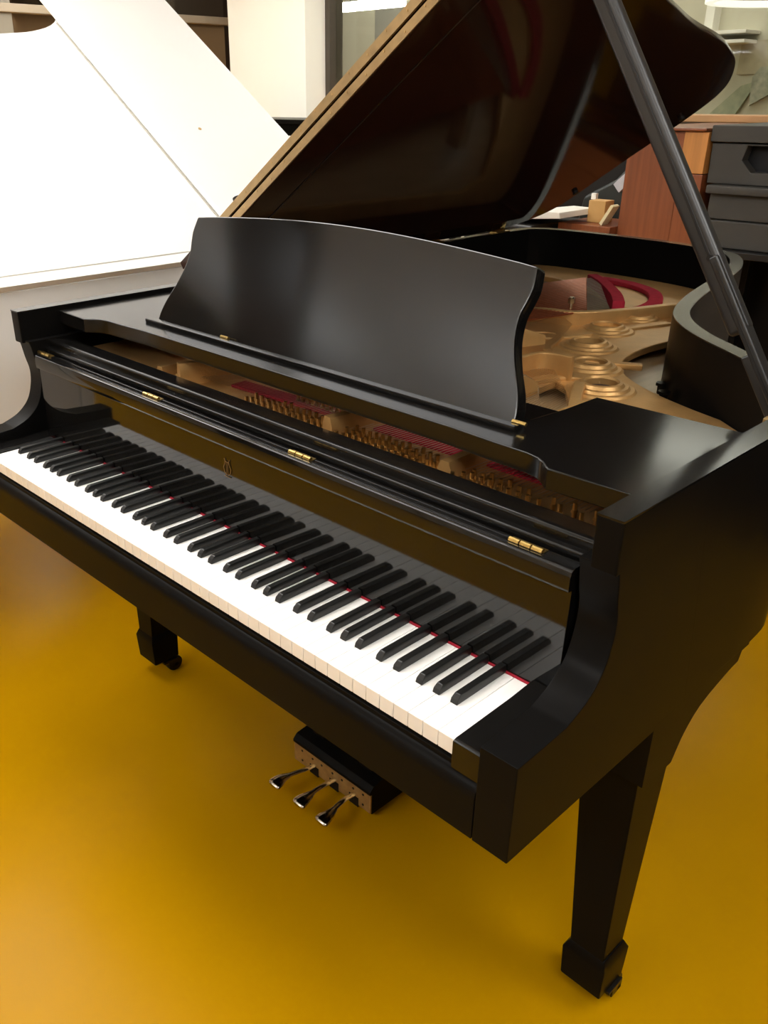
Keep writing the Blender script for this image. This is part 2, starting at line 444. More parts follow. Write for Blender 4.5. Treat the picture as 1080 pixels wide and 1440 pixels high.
# raised front field that carries the tuning pins
flatcurve('pin_field', [[(-.655, .2385), (.655, .2385), (.655, .40), (.40, .44), (-.30, .44), (-.655, .44)]], .880, .905, M_plate, pl, bevel=.003)
# flange between bass and tenor: an upstand wall
def bar(name, pts, w, z0, z1, m=M_plate, bev=.004, parent=pl):
    pth = catmull([(a, b) for a, b in pts], 5) if len(pts) > 2 else pts
    bm = bmesh.new(); ribbon(bm, offset2(pth, -w/2), w, z0, z1)
    return link(name, bm, m, parent, bevel=bev, segs=2)
bar('flange', [(-.27, .44), (-.25, .85), (-.205, 1.19), (-.15, 1.262), (-.075, 1.29), (-.01, 1.39), (.045, 1.53), (.09, 1.66)], .022, .868, .918)
bar('flange', [(-.13, 1.07), (-.04, 1.15), (.01, 1.29), (.075, 1.47)], .05, .880, .890)
# struts
def strut(pts, w, z0, z1):
    bm = bmesh.new(); n = 14
    a = Vector(pts[0]); b = Vector(pts[1]); t = (b-a).normalized(); nn = Vector((-t.y, t.x, 0)); t = Vector((t.x, t.y, 0))
    rings = []
    L = (b-a).length
    for i in range(n+1):
        f = i/n; c = Vector((a.x, a.y, 0))+t*L*f
        e = min(1, (1-f)*n/2.0+.0); e = math.sqrt(max(0.02, 1-(1-min(1, e))**2))
        h = (z1-z0)*(0.55+0.45*e); ww = w*(.35+.65*e)
        prof = [(-ww/2, 0), (-ww/2, h*.75), (-ww*.3, h), (ww*.3, h), (ww/2, h*.75), (ww/2, 0)]
        rings.append([bm.verts.new(c+nn*q[0]+Vector((0, 0, z0+q[1]))) for q in prof])
    for i in range(n):
        for k in range(6): bm.faces.new((rings[i][k], rings[i][(k+1) % 6], rings[i+1][(k+1) % 6], rings[i+1][k]))
    bm.faces.new(rings[0]); bm.faces.new(rings[-1])
    return link('strut', bm, M_plate, pl)
strut([(-.285, .26), (.018, 1.02)], .026, .885, .945)
strut([(.125, .26), (.207, .715)], .026, .885, .940)
strut([(.366, .26), (.362, .62)], .024, .885, .934)
strut([(-.350, .26), (-.36, .48)], .022, .885, .925)
strut([(-.29, .26), (-.296, .40)], .018, .885, .922)
bar('strut', [(.085, .46), (.112, .77), (.122, .855), (.185, .873)], .014, .868, .934)
bar('rib', [(.345, .545), (.342, .60), (.352, .685), (.43, .668)], .010, .884, .928)
link('desk_slide', B(.36, .4425, .395, .458, .950, .9745), M_satin, P, bevel=.003)
# low web ribs leading on from the struts
bar('rib', [(-.09, 1.14), (-.03, 1.16), (.02, 1.03), (.10, .99), (.24, 1.055)], .02, .880, .893)
bar('rib', [(.132, .78), (.17, .88), (.24, .90)], .03, .880, .892)
bar('rib', [(.23, .83), (.30, .70), (.37, .60)], .022, .880, .902)
# sounding holes with raised rings
def ring(cx, cy, r):
    bm = bmesh.new(); n = 28; prof = [(r*2.0, .8835), (r*1.85, .888), (r*1.62, .889), (r*1.5, .8935), (r*1.3, .8945), (r*1.16, .900), (r*1.0, .9015), (r*.9, .898), (r*.9, .870)]
    rg = [[bm.verts.new((cx+q[0]*math.cos(k*math.tau/n), cy+q[0]*math.sin(k*math.tau/n), q[1])) for k in range(n)] for q in prof]
    for i in range(len(rg)-1):
        for k in range(n): bm.faces.new((rg[i][k], rg[i][(k+1) % n], rg[i+1][(k+1) % n], rg[i+1][k]))
    o = link('nose_ring', bm, M_plate, pl)
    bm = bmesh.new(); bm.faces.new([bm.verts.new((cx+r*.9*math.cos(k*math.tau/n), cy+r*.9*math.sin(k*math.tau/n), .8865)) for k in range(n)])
    link('hole', bm, mat('hole_shade', srgb(40, 24, 12), .7) if 'hole_shade' not in bpy.data.materials else bpy.data.materials['hole_shade'], pl, smooth=False)  # dark disc painted as the shade down the hole
for c in ((.008, 1.445), (.015, 1.29), (.068, 1.125), (.165, .975), (.258, .862)): ring(c[0], c[1], .034)
# plate bolts
def bolt(x, y, z0, z1, r=.008):
    bm = bmesh.new(); tube(bm, (x, y, z0), (x, y, z1-.012), r*.45, 8); tube(bm, (x, y, z1-.012), (x, y, z1), r, 6); tube(bm, (x, y, z1), (x, y, z1+.003), r*.7, 8)
    link('plate_bolt', bm, M_chrome, pl)
for a in ((-.095, 1.30, .89, .945, .009), (.155, .905, .88, .915, .010), (.46, .72, .88, .905, .009), (.39, .665, .88, .9, .009)): bolt(*a)
for a in ((.30, 1.03), (.33, .98), (.285, 1.09)):
    bm = bmesh.new(); tube(bm, (a[0], a[1], .850), (a[0], a[1], .866), .009, 8); tube(bm, (a[0], a[1], .866), (a[0], a[1], .872), .013, 6)
    link('rim_bolt', bm, M_castor, pl)

# red felt strips on the pin field, and the felt at the bass hitch pins
bm = bmesh.new()
for a, b in (((-.20, .318), (.118, .338)), ((.150, .338), (.352, .342)), ((.375, .345), (.60, .345))):
    prism(bm, [(a[0], a[1]), (b[0], b[1]), (b[0], b[1]+.035), (a[0], a[1]+.035)], 'z', .9045, .910)
link('string_felt', bm, M_felt, pl, bevel=.001)
bar('hitch_felt', [(-.315, 1.76), (-.235, 1.69), (-.125, 1.565), (-.06, 1.47)], .032, .884, .919, M_felt, .004)
bar('hitch_felt', [(-.33, 1.835), (-.23, 1.825), (-.125, 1.765), (-.055, 1.66), (-.03, 1.56), (-.035, 1.49)], .038, .884, .898, M_felt, .004)
# bridges
bar('bass_bridge', [(-.47, 1.60), (-.33, 1.575), (-.20, 1.47), (-.09, 1.335)], .04, .850, .906, M_bridge, .003)
bar('long_bridge', [(-.14, 1.02), (-.02, .955), (.06, .83), (.16, .76), (.22, .68), (.33, .55)], .035, .850, .898, M_bridge, .003)
# strings
bm = bmesh.new(); bs = bmesh.new(); n = 34
for i in range(n):
    f = i/(n-1)
    a = Vector((-.60+.33*f, .36, .922)); e = Vector((-.30+.235*f, 1.70-.375*f, .914)); d = (e-a).normalized()
    tube(bm, a, e, .0042-.0016*f, 5); tube(bs, e, e+d*(.05+.03*f), .0009, 4)
o = link('bass_strings', bm, M_copper, pl); o['kind'] = 'stuff'
o = link('bass_string_ends', bs, M_steel, pl); o['kind'] = 'stuff'
bm = bmesh.new(); n = 120
HB = [(-.09, 1.31), (-.03, 1.26), (.02, 1.14), (.06, 1.04), (.13, .93), (.22, .83), (.32, .71), (.41, .62), (.50, .55)]
for i in range(n):
    f = i/(n-1); g = f*(len(HB)-1); k = min(int(g), len(HB)-2); t = g-k
    x0 = -.255+.85*f
    hx = HB[k][0]*(1-t)+HB[k+1][0]*t; hy = HB[k][1]*(1-t)+HB[k+1][1]*t
    if hy < .40: continue
    tube(bm, (x0, .36, .915), (hx-.012, hy-.03, .901), .0005, 3); tube(bm, (x0, .36, .915), (x0+.001, .29, .918), .0004, 3)
o = link('steel_strings', bm, M_steel, pl); o['kind'] = 'stuff'
# agraffe row under the felt
# tuning pins
bm = bmesh.new(); tube(bm, (0, 0, .900), (0, 0, .925), .0032, 6); tube(bm, (0, 0, .911), (0, 0, .915), .0046, 6)
M_pin = mat('tuning_pin_steel', srgb(190, 158, 104), 0.3, metal=1.0)
pin0 = link('tuning_pin', bm, M_pin, pl)
pins = []
def pinblk(x0, x1, dx):
    x = x0; k = 0
    while x < x1:
        pins.append((x, .2525 + (k % 3)*.0185 + .004*math.sin(x*9))); x += dx; k += 1
pinblk(-.095, .108, .0050); pinblk(.150, .345, .0047); pinblk(.388, .505, .0052); pinblk(.51, .60, .0105)
for x in [-.06+.0125*i for i in range(13)]: pins.append((x+.02, .345))
first = True
for (x, y) in pins:
    c = pin0 if first else pin0.copy()
    if not first: COL.objects.link(c)
    first = False
    c.parent = None; c.matrix_parent_inverse = Matrix.Identity(4)
    c.location = (x, y, random.uniform(-.003, .003)); setp(c, pl)

# ---------------- music shelf and desk
def shelf_outline():
    R_ = [(.667, .225), (.556, .2205), (.548, .226), (.540, .234), (.526, .2425), (.506, .247), (.46, .248), (.38, .253)]
    L_ = [(-x, y) for x, y in reversed(R_)]
    front = R_ + L_
    back = [(-.667, .516), (-.446, .512), (-.444, .43), (-.434, .338), (.434, .338), (.444, .43), (.446, .512), (.667, .516)]
    return front + back
flatcurve('music_shelf', [shelf_outline()], .962, .990, M_satin, P, bevel=.002)
dB = Vector((0, .3186, .990)); dT = Vector((0, .4038, 1.1854)); dv = (dT-dB).normalized(); dn = Vector((0, -dv.z, dv.y))
DH = (dT-dB).length
RS = [(.4346, 0.0), (.452, .012), (.445, .025), (.425, .05), (.405, .085), (.392, .12), (.391, .148), (.3965, .168), (.399, .190), (.396, .205), (.392, DH)]
RS = [(.4346, 0), (.4340, .018), (.425, .045), (.407, .078), (.393, .113), (.389, .143), (.393, .163), (.3965, .183), (.3945, .2), (.392, DH)]
side = catmull(RS, 3)
topc = []
for i in range(1, 24):
    x = .392 - .784*i/24
    topc.append((x, DH + .021*math.cos(math.pi*x/.80)**1.0))
desk2 = side + topc + [(-x, y) for x, y in reversed(side)]
bm = bmesh.new()
th = .024
A_ = [bm.verts.new(Vector((x, 0, 0))+dB+dv*y) for x, y in desk2]
B_ = [bm.verts.new(Vector((x, 0, 0))+dB+dv*y-dn*th) for x, y in desk2]
bm.faces.new(A_); bm.faces.new(B_)
for i in range(len(A_)):
    j = (i+1) % len(A_); bm.faces.new((A_[i], A_[j], B_[j], B_[i]))
desk = link('music_desk', bm, M_desk, P, bevel=.0035, segs=2, angle=50)
link('desk_ledge', B(-.445, .452, .296, .3125, .990, .9975), M_satin, P, bevel=.002)
for x in (-.215, .437):
    bm = bmesh.new(); tube(bm, (x, .3125, .9985), (x+.022, .3125, .9985), .003, 8); link('desk_hinge', bm, M_brass, desk)
bm = bmesh.new(); obox(bm, (0, .44, 1.065), (1, 0, 0), (0, -.35, .94), (0, .94, .35), .03, .085, .006)
link('desk_support', bm, M_satin, P, bevel=.001)

# ---------------- lid
TH = R(34.5); HX, HZ = -.706, .9985
def lidp(d, y, h=0.0):
    return Vector((HX + d*math.cos(TH) - h*math.sin(TH), y, HZ + d*math.sin(TH) + h*math.cos(TH)))
FY = .568
LO = [(1.425, FY), (1.425, .66), (1.40, .75), (1.33, .84), (1.22, .93), (1.11, 1.02)] + catmull([(1.04, 1.085), (.997, 1.15), (.968, 1.258), (.930, 1.411), (.896, 1.597), (.867, 1.707), (.828, 1.818), (.760, 1.930), (.702, 1.982), (.639, 2.000), (.547, 2.003), (.40, 1.995), (.276, 1.995), (.159, 1.995), (.09, 1.965), (.05, 1.907), (.005, 1.80)], 4) + [(.0, .70), (.05, FY)]
def lidslab(poly, h0, h1):
    bm = bmesh.new()
    a = [bm.verts.new(lidp(d, y, h0)) for d, y in poly]; b = [bm.verts.new(lidp(d, y, h1)) for d, y in poly]
    bm.faces.new(a); bm.faces.new(b)
    for i in range(len(a)):
        j = (i+1) % len(a); bm.faces.new((a[i], a[j], b[j], b[i]))
    return bm
lid = link('lid', lidslab(LO, 0, .0185), M_lidin, P, bevel=.002, angle=50)
flap = link('lid_flap', lidslab([(.02, FY+.002), (1.425, FY+.002), (1.425, FY+.40), (.02, FY+.40)], .0215, .040), M_lidin, lid, bevel=.002, angle=50)
# continuous hinge leaves along the folded edges
link('continuous_hinge', lidslab([(.14, FY-.0025), (1.42, FY-.0025), (1.42, FY+.0005), (.14, FY+.0005)], .0015, .0165), M_edgegold, lid, smooth=False)
link('continuous_hinge', lidslab([(.14, FY-.0025), (1.42, FY-.0025), (1.42, FY+.0025), (.14, FY+.0025)], .0225, .0385), M_edgegold, lid, smooth=False)
bm = bmesh.new()
for i in range(24):
    d = .16+i*.053
    c = lidp(d, FY-.0028, .0085 if i % 2 else .013); tube(bm, c, c+Vector((0, -.0008, 0)), .002, 6)
    c = lidp(d+.02, FY-.0028, .031 if i % 2 else .035); tube(bm, c, c+Vector((0, -.0008, 0)), .002, 6)
link('hinge_screws', bm, M_brassold, lid)['kind'] = 'stuff'
bm = bmesh.new(); tube(bm, lidp(.265, .60, .040), lidp(.265, .60, .055), .006, 8); tube(bm, lidp(.265, .60, .055), lidp(.265, .60, .060), .009, 8)
link('flap_button', bm, M_rubber, lid)
link('lid_line', lidslab([(.16, FY+.085), (1.40, FY+.085), (1.40, FY+.088), (.16, FY+.088)], -.0012, .001), M_prop, lid, smooth=False)  # thin strip parallel to the lid's front edge
# spine hinges and bumpers
for y in (.72, 1.47, 1.80):
    bm = bmesh.new(); tube(bm, (HX+.004, y-.035, ZT+.008), (HX+.004, y+.035, ZT+.008), .006, 8)
    box(bm, HX, HX+.03, y-.034, y+.034, ZT, ZT+.004)
    link('lid_hinge', bm, M_brass, lid)
for d, y in ((1.33, .62), (.60, 1.95), (.22, 1.95)):
    bm = bmesh.new(); tube(bm, lidp(d, y, 0), lidp(d, y, -.009), .009, 10); link('lid_bumper', bm, M_rubber, lid)

# prop stick
a = Vector((.668, .652, .958)); b = Vector((.2226, .652, 1.629)); ax = (b-a).normalized(); az = Vector((0, 1, 0)); ay = ax.cross(az)
def stick(name, f0, f1, hw, hh, oy, oz, m=M_prop, bev=.008, parent=P):
    L = (b-a).length
    c = a+ax*L*(f0+f1)/2+ay*oy+az*oz
    bm = bmesh.new(); obox(bm, c, ax, ay, az, L*(f1-f0)/2, hw, hh)
    return link(name, bm, m, parent, bevel=bev, segs=3)
prop = stick('prop_stick', .19, 1.0, .016, .0125, .0, .0)
stick('groove_bead', .20, .99, .0022, .0015, -.004, -.0125, M_matt, .0005, prop)
short = stick('short_prop', -.06, .335, .0065, .0125, -.0085, -.004, bev=.003)
stick('prop_tongue', -.05, .325, .0012, .001, -.0085, -.0163, M_matt, .0003)
stick('prop_foot', -.06, .15, .007, .010, .004, -.002, bev=.003)
bm = bmesh.new(); c = a+ax*(b-a).length*.335+ay*-.004; tube(bm, c+az*-.0145, c+az*.0145, .005, 10); link('prop_pin', bm, M_rubber, P)
bm = bmesh.new(); obox(bm, (.660, .655, .95), (1, 0, 0), (0, 1, 0), (0, 0, 1), .013, .03, .03); link('prop_bracket', bm, M_brassold, P, bevel=.002)
bm = bmesh.new(); tube(bm, b+ax*.001, b-ax*.014, .03, 16); link('prop_cup', bm, M_matt, lid)

# ---------------- legs
def leg(s):
    X = lambda a, b_: (a, b_) if s > 0 else (-b_, -a)
    bm = bmesh.new()
    t = [(.595, .330), (.694, .330), (.694, .432), (.595, .432)]; bt = [(.632, .338), (.693, .338), (.693, .399), (.632, .399)]
    T = [bm.verts.new((s*x, y, .60)) for x, y in t]; Bv = [bm.verts.new((s*x, y, .118)) for x, y in bt]
    bm.faces.new(T); bm.faces.new(Bv)
    for k in range(4): bm.faces.new((T[k], T[(k+1) % 4], Bv[(k+1) % 4], Bv[k]))
    lg = link('leg', bm, M_side, P, bevel=.002)
    BRK = [(.318, .630), (.318, .522), (.383, .517), (.404, .517)] + catmull([(.404, .517), (.414, .535), (.430, .558), (.468, .586), (.543, .604), (.585, .609)], 3)[1:] + [(.593, .630)]
    x0, x1 = X(.588, .7059)
    link('leg_bracket', PR(BRK, 'x', x0, x1), M_side, lg, bevel=.0006)
    bm = bmesh.new()
    lv = [(.036, .634, .693, .344, .402), (.045, .6245, .6995, .3345, .4095), (.112, .6225, .7015, .3305, .4105), (.130, .631, .695, .338, .401)]
    rg = [[bm.verts.new(q) for q in ((s*x0_, y0, z), (s*x1_, y0, z), (s*x1_, y1, z), (s*x0_, y1, z))] for z, x0_, x1_, y0, y1 in lv]
    for i in range(3):
        for k in range(4): bm.faces.new((rg[i][k], rg[i][(k+1) % 4], rg[i+1][(k+1) % 4], rg[i+1][k]))
    bm.faces.new(rg[0]); bm.faces.new(rg[3])
    link('foot_block', bm, M_side, lg, bevel=.0025)
    cx = .668*s + .012*(1 if s > 0 else 1.0); cx = .688 if s > 0 else -.637
    bm = bmesh.new(); tube(bm, (cx-.010, .398, .0225), (cx+.010, .398, .0225), .0225, 20)
    tube(bm, (cx-.016, .398, .0225), (cx+.016, .398, .0225), .008, 12)
    link('castor', bm, M_castor, lg, bevel=.002)
    bm = bmesh.new(); box(bm, cx-.016, cx-.0125, .375, .406, .016, .040); box(bm, cx+.0125, cx+.016, .375, .406, .016, .040); box(bm, cx-.017, cx+.017, .36, .402, .036, .042)
    link('castor_fork', bm, M_castor, lg, bevel=.001)
leg(1); leg(-1)
# rear leg under the tail
bm = bmesh.new()
T = [bm.verts.new((x, y, .62)) for x, y in ((-.38, 1.62), (-.27, 1.62), (-.27, 1.73), (-.38, 1.73))]; Bv = [bm.verts.new((x, y, .118)) for x, y in ((-.355, 1.645), (-.295, 1.645), (-.295, 1.705), (-.355, 1.705))]
bm.faces.new(T); bm.faces.new(Bv)
for k in range(4): bm.faces.new((T[k], T[(k+1) % 4], Bv[(k+1) % 4], Bv[k]))
lg = link('leg', bm, M_side, P, bevel=.002)
link('foot_block', B(-.364, -.286, 1.636, 1.714, .036, .13), M_side, lg, bevel=.006)
bm = bmesh.new(); tube(bm, (-.335, 1.70, .0225), (-.315, 1.70, .0225), .0225, 20); tube(bm, (-.341, 1.70, .0225), (-.309, 1.70, .0225), .008, 10)
link('castor', bm, M_castor, lg, bevel=.002)
for (x0, y0, x1, y1) in ((-.65, .62, -.35, 1.70), (.63, .55, -.10, 1.70)):
    d = (Vector((x1, y1))-Vector((x0, y0))).normalized(); n = Vector((-d.y, d.x))*.045
    link('under_beam', PR([(x0-n.x, y0-n.y), (x1-n.x, y1-n.y), (x1+n.x, y1+n.y), (x0+n.x, y0+n.y)], 'z', .64, .83), M_matt, P, smooth=False)

# ---------------- pedal lyre
ly = link('pedal_lyre', PR([(.388, .012), (.388, .066), (.380, .069), (.380, .076), (.392, .088), (.47, .096), (.492, .085), (.492, .012)], 'x', -.123, .123), M_side, P, bevel=.0015)
bm = bmesh.new(); box(bm, -.122, .122, .3835, .388, .016, .066); link('pedal_plate', bm, M_brassold, ly, bevel=.001)
bm = bmesh.new()
for x in (-.095, -.03, .035, .10, -.06, .005, .07):
    for z in ((.056, .028) if abs(x) > .09 else (.054,)): tube(bm, (x, .3828, z), (x, .386, z), .003, 8)
link('plate_screws', bm, M_castor, ly)['kind'] = 'stuff'
for x in (-.055, .010, .072): link('pedal_slot', B(x-.014, x+.014, .3822, .3845, .012, .036), M_recess, ly, smooth=False)  # dark boxes stand for the shade in the slots
for x, tx in ((-.055, -.062), (.010, .018), (.072, .088)):
    pth = catmull([(x, .392, .037), (x, .36, .042), ((x+tx)/2, .325, .049), (tx, .296, .052), (tx, .277, .049), (tx, .266, .045)], 4)
    n = len(pth); rad = []
    for i in range(n):
        f = i/(n-1); rad.append(.0065 if f < .45 else .0065+.0115*math.sin(min(1, (f-.45)/.4)*math.pi/2) if f < .88 else .018*math.sqrt(max(.06, 1-((f-.88)/.125)**2)))
    bm = bmesh.new(); sweep(bm, pth, rad, 14, .45); link('pedal', bm, M_chrome, ly)
for x in (-.075, .075):
    bm = bmesh.new(); box(bm, x-.022, x+.022, .415, .47, .09, .622); link('lyre_post', bm, M_side, ly, bevel=.006)
for x in (-.02, .0, .02):
    bm = bmesh.new(); tube(bm, (x, .442, .09), (x, .442, .622), .004, 8); link('pedal_rod', bm, M_brassold, ly)
for x in (-.06, .06):
    bm = bmesh.new(); tube(bm, (x, .488, .05), (x*1.3, .80, .65), .008, 8); link('lyre_brace', bm, M_brassold, ly)

# ============================================================ WHITE PIANO on the left, back to back with the black one
WP = empty('grand_piano', (-1.8, .8, 0), 'white grand piano with raised white lid standing left of the black piano', 'piano')
WX, WZ = -1.08, .972
WOUT = [(-WX*-1, 1.95)]
wp = [(-1.095, 1.78), (-1.095, .9), (-1.095, -.10), (-1.12, -.20), (-1.20, -.25), (-1.5, -.26), (-1.75, -.20), (-1.93, -.02), (-2.03, .30), (-2.12, .62), (-2.20, .86), (-2.34, 1.02), (-2.46, 1.15), (-2.49, 1.32), (-2.49, 1.78)]
WPATH = catmull(wp, 4)
bm = bmesh.new(); ribbon(bm, WPATH, -.04, .62, .955); link('rim', bm, M_wpiano, WP, bevel=.003, angle=50)
link('soundboard', PR(offset2(WPATH, -.041), 'z', .80, .82), M_sound, WP, smooth=False)
link('keybed', B(-2.49, -1.095, 1.5, 2.1, .60, .645), M_wpiano, WP, bevel=.004)
for x0, x1 in ((-2.49, -2.44), (-1.145, -1.095)):
    link('arm', PR([(1.6, .62), (2.1, .62), (2.1, .75), (2.0, .77), (1.95, .85), (1.94, .955), (1.6, .955)], 'x', x0, x1), M_wpiano, WP, bevel=.003)
link('fallboard', B(-2.44, -1.145, 1.90, 1.93, .73, .91), M_wpiano, WP, bevel=.003)
bm = bmesh.new(); box(bm, -2.40, -1.185, 1.93, 2.08, .70, .735); link('keys', bm, M_white, WP, bevel=.002)
for x, y in ((-2.40, 1.72), (-1.20, 1.72), (-1.55, .15)):
    bm = bmesh.new()
    T = [bm.verts.new((x+i*.055, y+j*.055, .63)) for i, j in ((-1, -1), (1, -1), (1, 1), (-1, 1))]; Bv = [bm.verts.new((x+i*.035, y+j*.035, .05)) for i, j in ((-1, -1), (1, -1), (1, 1), (-1, 1))]
    bm.faces.new(T); bm.faces.new(Bv)
    for k in range(4): bm.faces.new((T[k], T[(k+1) % 4], Bv[(k+1) % 4], Bv[k]))
    l_ = link('leg', bm, M_wpiano, WP, bevel=.003)
    bm = bmesh.new(); tube(bm, (x-.012, y, .026), (x+.012, y, .026), .026, 16); link('castor', bm, M_brass, l_)
WT = R(33.0)
def wl(d, y, h=0.0):
    return Vector((WX - d*math.cos(WT) + h*math.sin(WT), y, WZ + d*math.sin(WT) + h*math.cos(WT)))
def wslab(poly, h0, h1):
    bm = bmesh.new()
    a = [bm.verts.new(wl(d, y, h0)) for d, y in poly]; b_ = [bm.verts.new(wl(d, y, h1)) for d, y in poly]
    bm.faces.new(a); bm.faces.new(b_)
    for i in range(len(a)):
        j = (i+1) % len(a); bm.faces.new((a[i], a[j], b_[j], b_[i]))
    return bm
wlid = link('lid', wslab([(.0385, -.25), (.0385, 1.60), (1.42, 1.60), (1.42, 1.22)] + catmull([(1.40, 1.19), (1.32, 1.13), (1.20, 1.06), (1.14, .95), (1.115, .82), (1.06, .55), (.98, .25), (.85, 0.0), (.6, -.2), (.3, -.26)], 4) + [(.06, -.26)], -.018, 0), M_wpiano, WP, bevel=.002, angle=50)
link('lid_rail', wslab([(0, -.25), (0, 1.62), (.034, 1.62), (.034, -.25)], -.018, 0), M_wpiano, wlid, bevel=.002)
wf = link('lid_flap', wslab([(.05, 1.065), (.05, 1.603), (1.43, 1.603), (1.43, 1.065)], .006, .022), M_wpiano, wlid, bevel=.002)
M_seamshade = mat('seam_shade_grey', srgb(168, 164, 152), .9, spec=.1)
link('seam_shade', wslab([(.10, 1.0605), (1.19, 1.0605), (1.19, 1.0655), (.10, 1.0655)], -.001, .0035), M_seamshade, wlid, smooth=False)  # grey strip standing for the shadow line along the flap seam
link('seam_shade', wslab([(.0335, -.25), (.0335, 1.60), (.039, 1.60), (.039, -.25)], -.016, -.0015), M_seamshade, wlid, smooth=False)  # grey strip standing for the shaded gap at the rail
bm = bmesh.new(); tube(bm, wl(.565, 1.25, .021), wl(.565, 1.25, .024), .006, 10); link('flap_button', bm, M_brassold, wlid)
bm = bmesh.new(); tube(bm, (-2.40, 1.3, .955), wl(1.30, 1.3, -.018), .014, 10); link('prop_stick', bm, M_wpiano, WP)

# ============================================================ BACKGROUND THINGS
# black upright piano by the pillar
def upright(x0, x1, y0, h, label):
    U = empty('upright_piano', ((x0+x1)/2, y0+.2, 0), label, 'piano')
    link('cabinet', B(x0, x1, y0, y0+.37, .10, h-.027), M_side, U, bevel=.006)
    link('top_lid', B(x0-.03, x1+.03, y0-.05, y0+.39, h-.027, h), M_side, U, bevel=.006)
    link('keybed', B(x0, x1, y0-.30, y0+.01, .62, .74), M_side, U, bevel=.006)
    link('fallboard', B(x0+.05, x1-.05, y0-.07, y0, .74, .90), M_gloss, U, bevel=.004)
    for x in (x0+.03, x1-.03): link('leg', B(x-.03, x+.03, y0-.28, y0-.22, 0, .62), M_side, U, bevel=.004)
    link('plinth', B(x0, x1, y0-.05, y0+.37, 0, .10), M_side, U, bevel=.004)
upright(-4.35, -2.95, 3.55, 1.262, 'black upright piano standing against the white pillar')
upright(.75, 2.2, 2.35, 1.20, 'added unseen black upright piano right of the grand piano, darkening its side reflection')  # added out of view so the rim side reflects something dark
bm = bmesh.new(); obox(bm, (-3.77, 3.515, 1.10), (1, 0, 0), (0, -.2, .98), (0, .98, .2), .15, .065, .004)
tag(link('sheet_music', bm, M_paper, smooth=False), 'white sheet music propped on the black upright piano', 'sheet music')

# black storage cabinet under the window
K = empty('storage_cabinet', (-1.8, 3.95, 0), 'black storage cabinet under the window behind the low brown bench', 'cabinet')
link('cabinet_body', B(-2.45, -1.125, 3.86, 4.1, 0, 1.235), M_matt, K, bevel=.004)
for x0, x1 in ((-2.44, -1.795), (-1.785, -1.135)):
    d_ = link('door', B(x0, x1, 3.835, 3.859, .06, 1.22), M_matt, K, bevel=.003)
    link('door_handle', B(-1.86 if x0 < -2 else -1.73, -1.85 if x0 < -2 else -1.72, 3.81, 3.835, .7, .85), M_chrome, d_, bevel=.002)

# brown wooden cabinet behind the tail
Cb = empty('wooden_cabinet', (-.98, 3.55, 0), 'reddish brown wooden cabinet beneath the window behind the piano tail', 'cabinet')
link('side_panel', B(-1.115, -.855, 3.3, 3.9, .0, 1.255), M_cab, Cb, bevel=.004)
link('lit_end', B(-.853, -.745, 3.29, 3.9, 1.09, 1.255), M_litcab, Cb, bevel=.004)  # orange block paints the lit part of the side panel
link('end_panel', B(-.853, -.745, 3.295, 3.9, 0, 1.088), M_cab, Cb, bevel=.004)
link('cabinet_top', B(-1.13, -.75, 3.27, 4.1, 1.257, 1.270), M_cab, Cb, bevel=.005)
link('back_panel', B(-.743, -.25, 3.92, 3.96, 0, 1.255), M_matt, Cb, bevel=.003)
# low brown bench with clutter
Bn = empty('wooden_bench', (-1.25, 3.3, 0), 'low brown wooden bench beside the reddish cabinet', 'bench')
link('bench_top', B(-1.40, -1.118, 3.24, 3.56, .785, .845), M_cab, Bn, bevel=.004)
for x in (-1.37, -1.15):
    for y in (3.28, 3.52): link('leg', B(x-.02, x+.02, y-.02, y+.02, 0, .785), M_cab, Bn, bevel=.003)
bm = bmesh.new(); box(bm, -1.305, -1.215, 3.34, 3.42, .8455, .945)
tag(link('cardboard_box', bm, M_card, bevel=.003), 'small tan cardboard box standing on the low brown bench', 'box')
bm = bmesh.new(); obox(bm, (-1.165, 3.30, .892), Vector((.5, 0, .86)).normalized(), (0, 1, 0), Vector((-.86, 0, .5)).normalized(), .05, .03, .008)
tag(link('booklet', bm, mat('cream_paper', srgb(232, 220, 176), .7, var=.04), bevel=.002), 'cream booklet leaning against the reddish cabinet on the bench', 'book')
tag(link('instrument_case', PR([(-1.56, .60), (-1.16, .60), (-1.14, .95), (-1.15, 1.13), (-1.20, 1.16), (-1.33, 1.02), (-1.50, .93)], 'y', 3.60, 3.78), M_dgreen, bevel=.02, segs=3),
    'dark leatherette instrument case standing behind the low brown bench', 'case')
bm = bmesh.new(); obox(bm, (-1.245, 3.585, 1.04), Vector((.72, 0, .69)).normalized(), (0, 1, 0), Vector((-.69, 0, .72)).normalized(), .085, .008, .026)
tag(link('folder', bm, mat('pale_plastic', srgb(200, 200, 204), .4, var=.1, vscale=20), bevel=.002), 'pale plastic folder lying slanted on the dark instrument case', 'folder')
bm = bmesh.new(); obox(bm, (-1.325, 3.42, .955), (1, 0, 0), (0, 1, 0), (0, 0, 1), .013, .01, .014)
tag(link('white_tag', bm, M_paper, bevel=.001), 'tiny square white tag hanging by the dark instrument case', 'tag')
Bk = empty('black_bench', (-1.75, 3.2, 0), 'black padded bench standing behind the tail of the black piano', 'bench')
link('seat', B(-2.25, -1.42, 3.05, 3.5, .77, .84), M_matt, Bk, bevel=.015, segs=3)
for x in (-2.2, -1.47):
    for y in (3.1, 3.45): link('leg', B(x-.025, x+.025, y-.025, y+.025, 0, .77), M_side, Bk, bevel=.003)
bm = bmesh.new(); prism(bm, [(-1.72, .842), (-1.30, .880), (-1.31, .905), (-1.42, .906), (-1.60, .880)], 'y', 3.1, 3.4)
tag(link('open_book', bm, M_paper, bevel=.003), 'open white music book lying on the black bench', 'book')

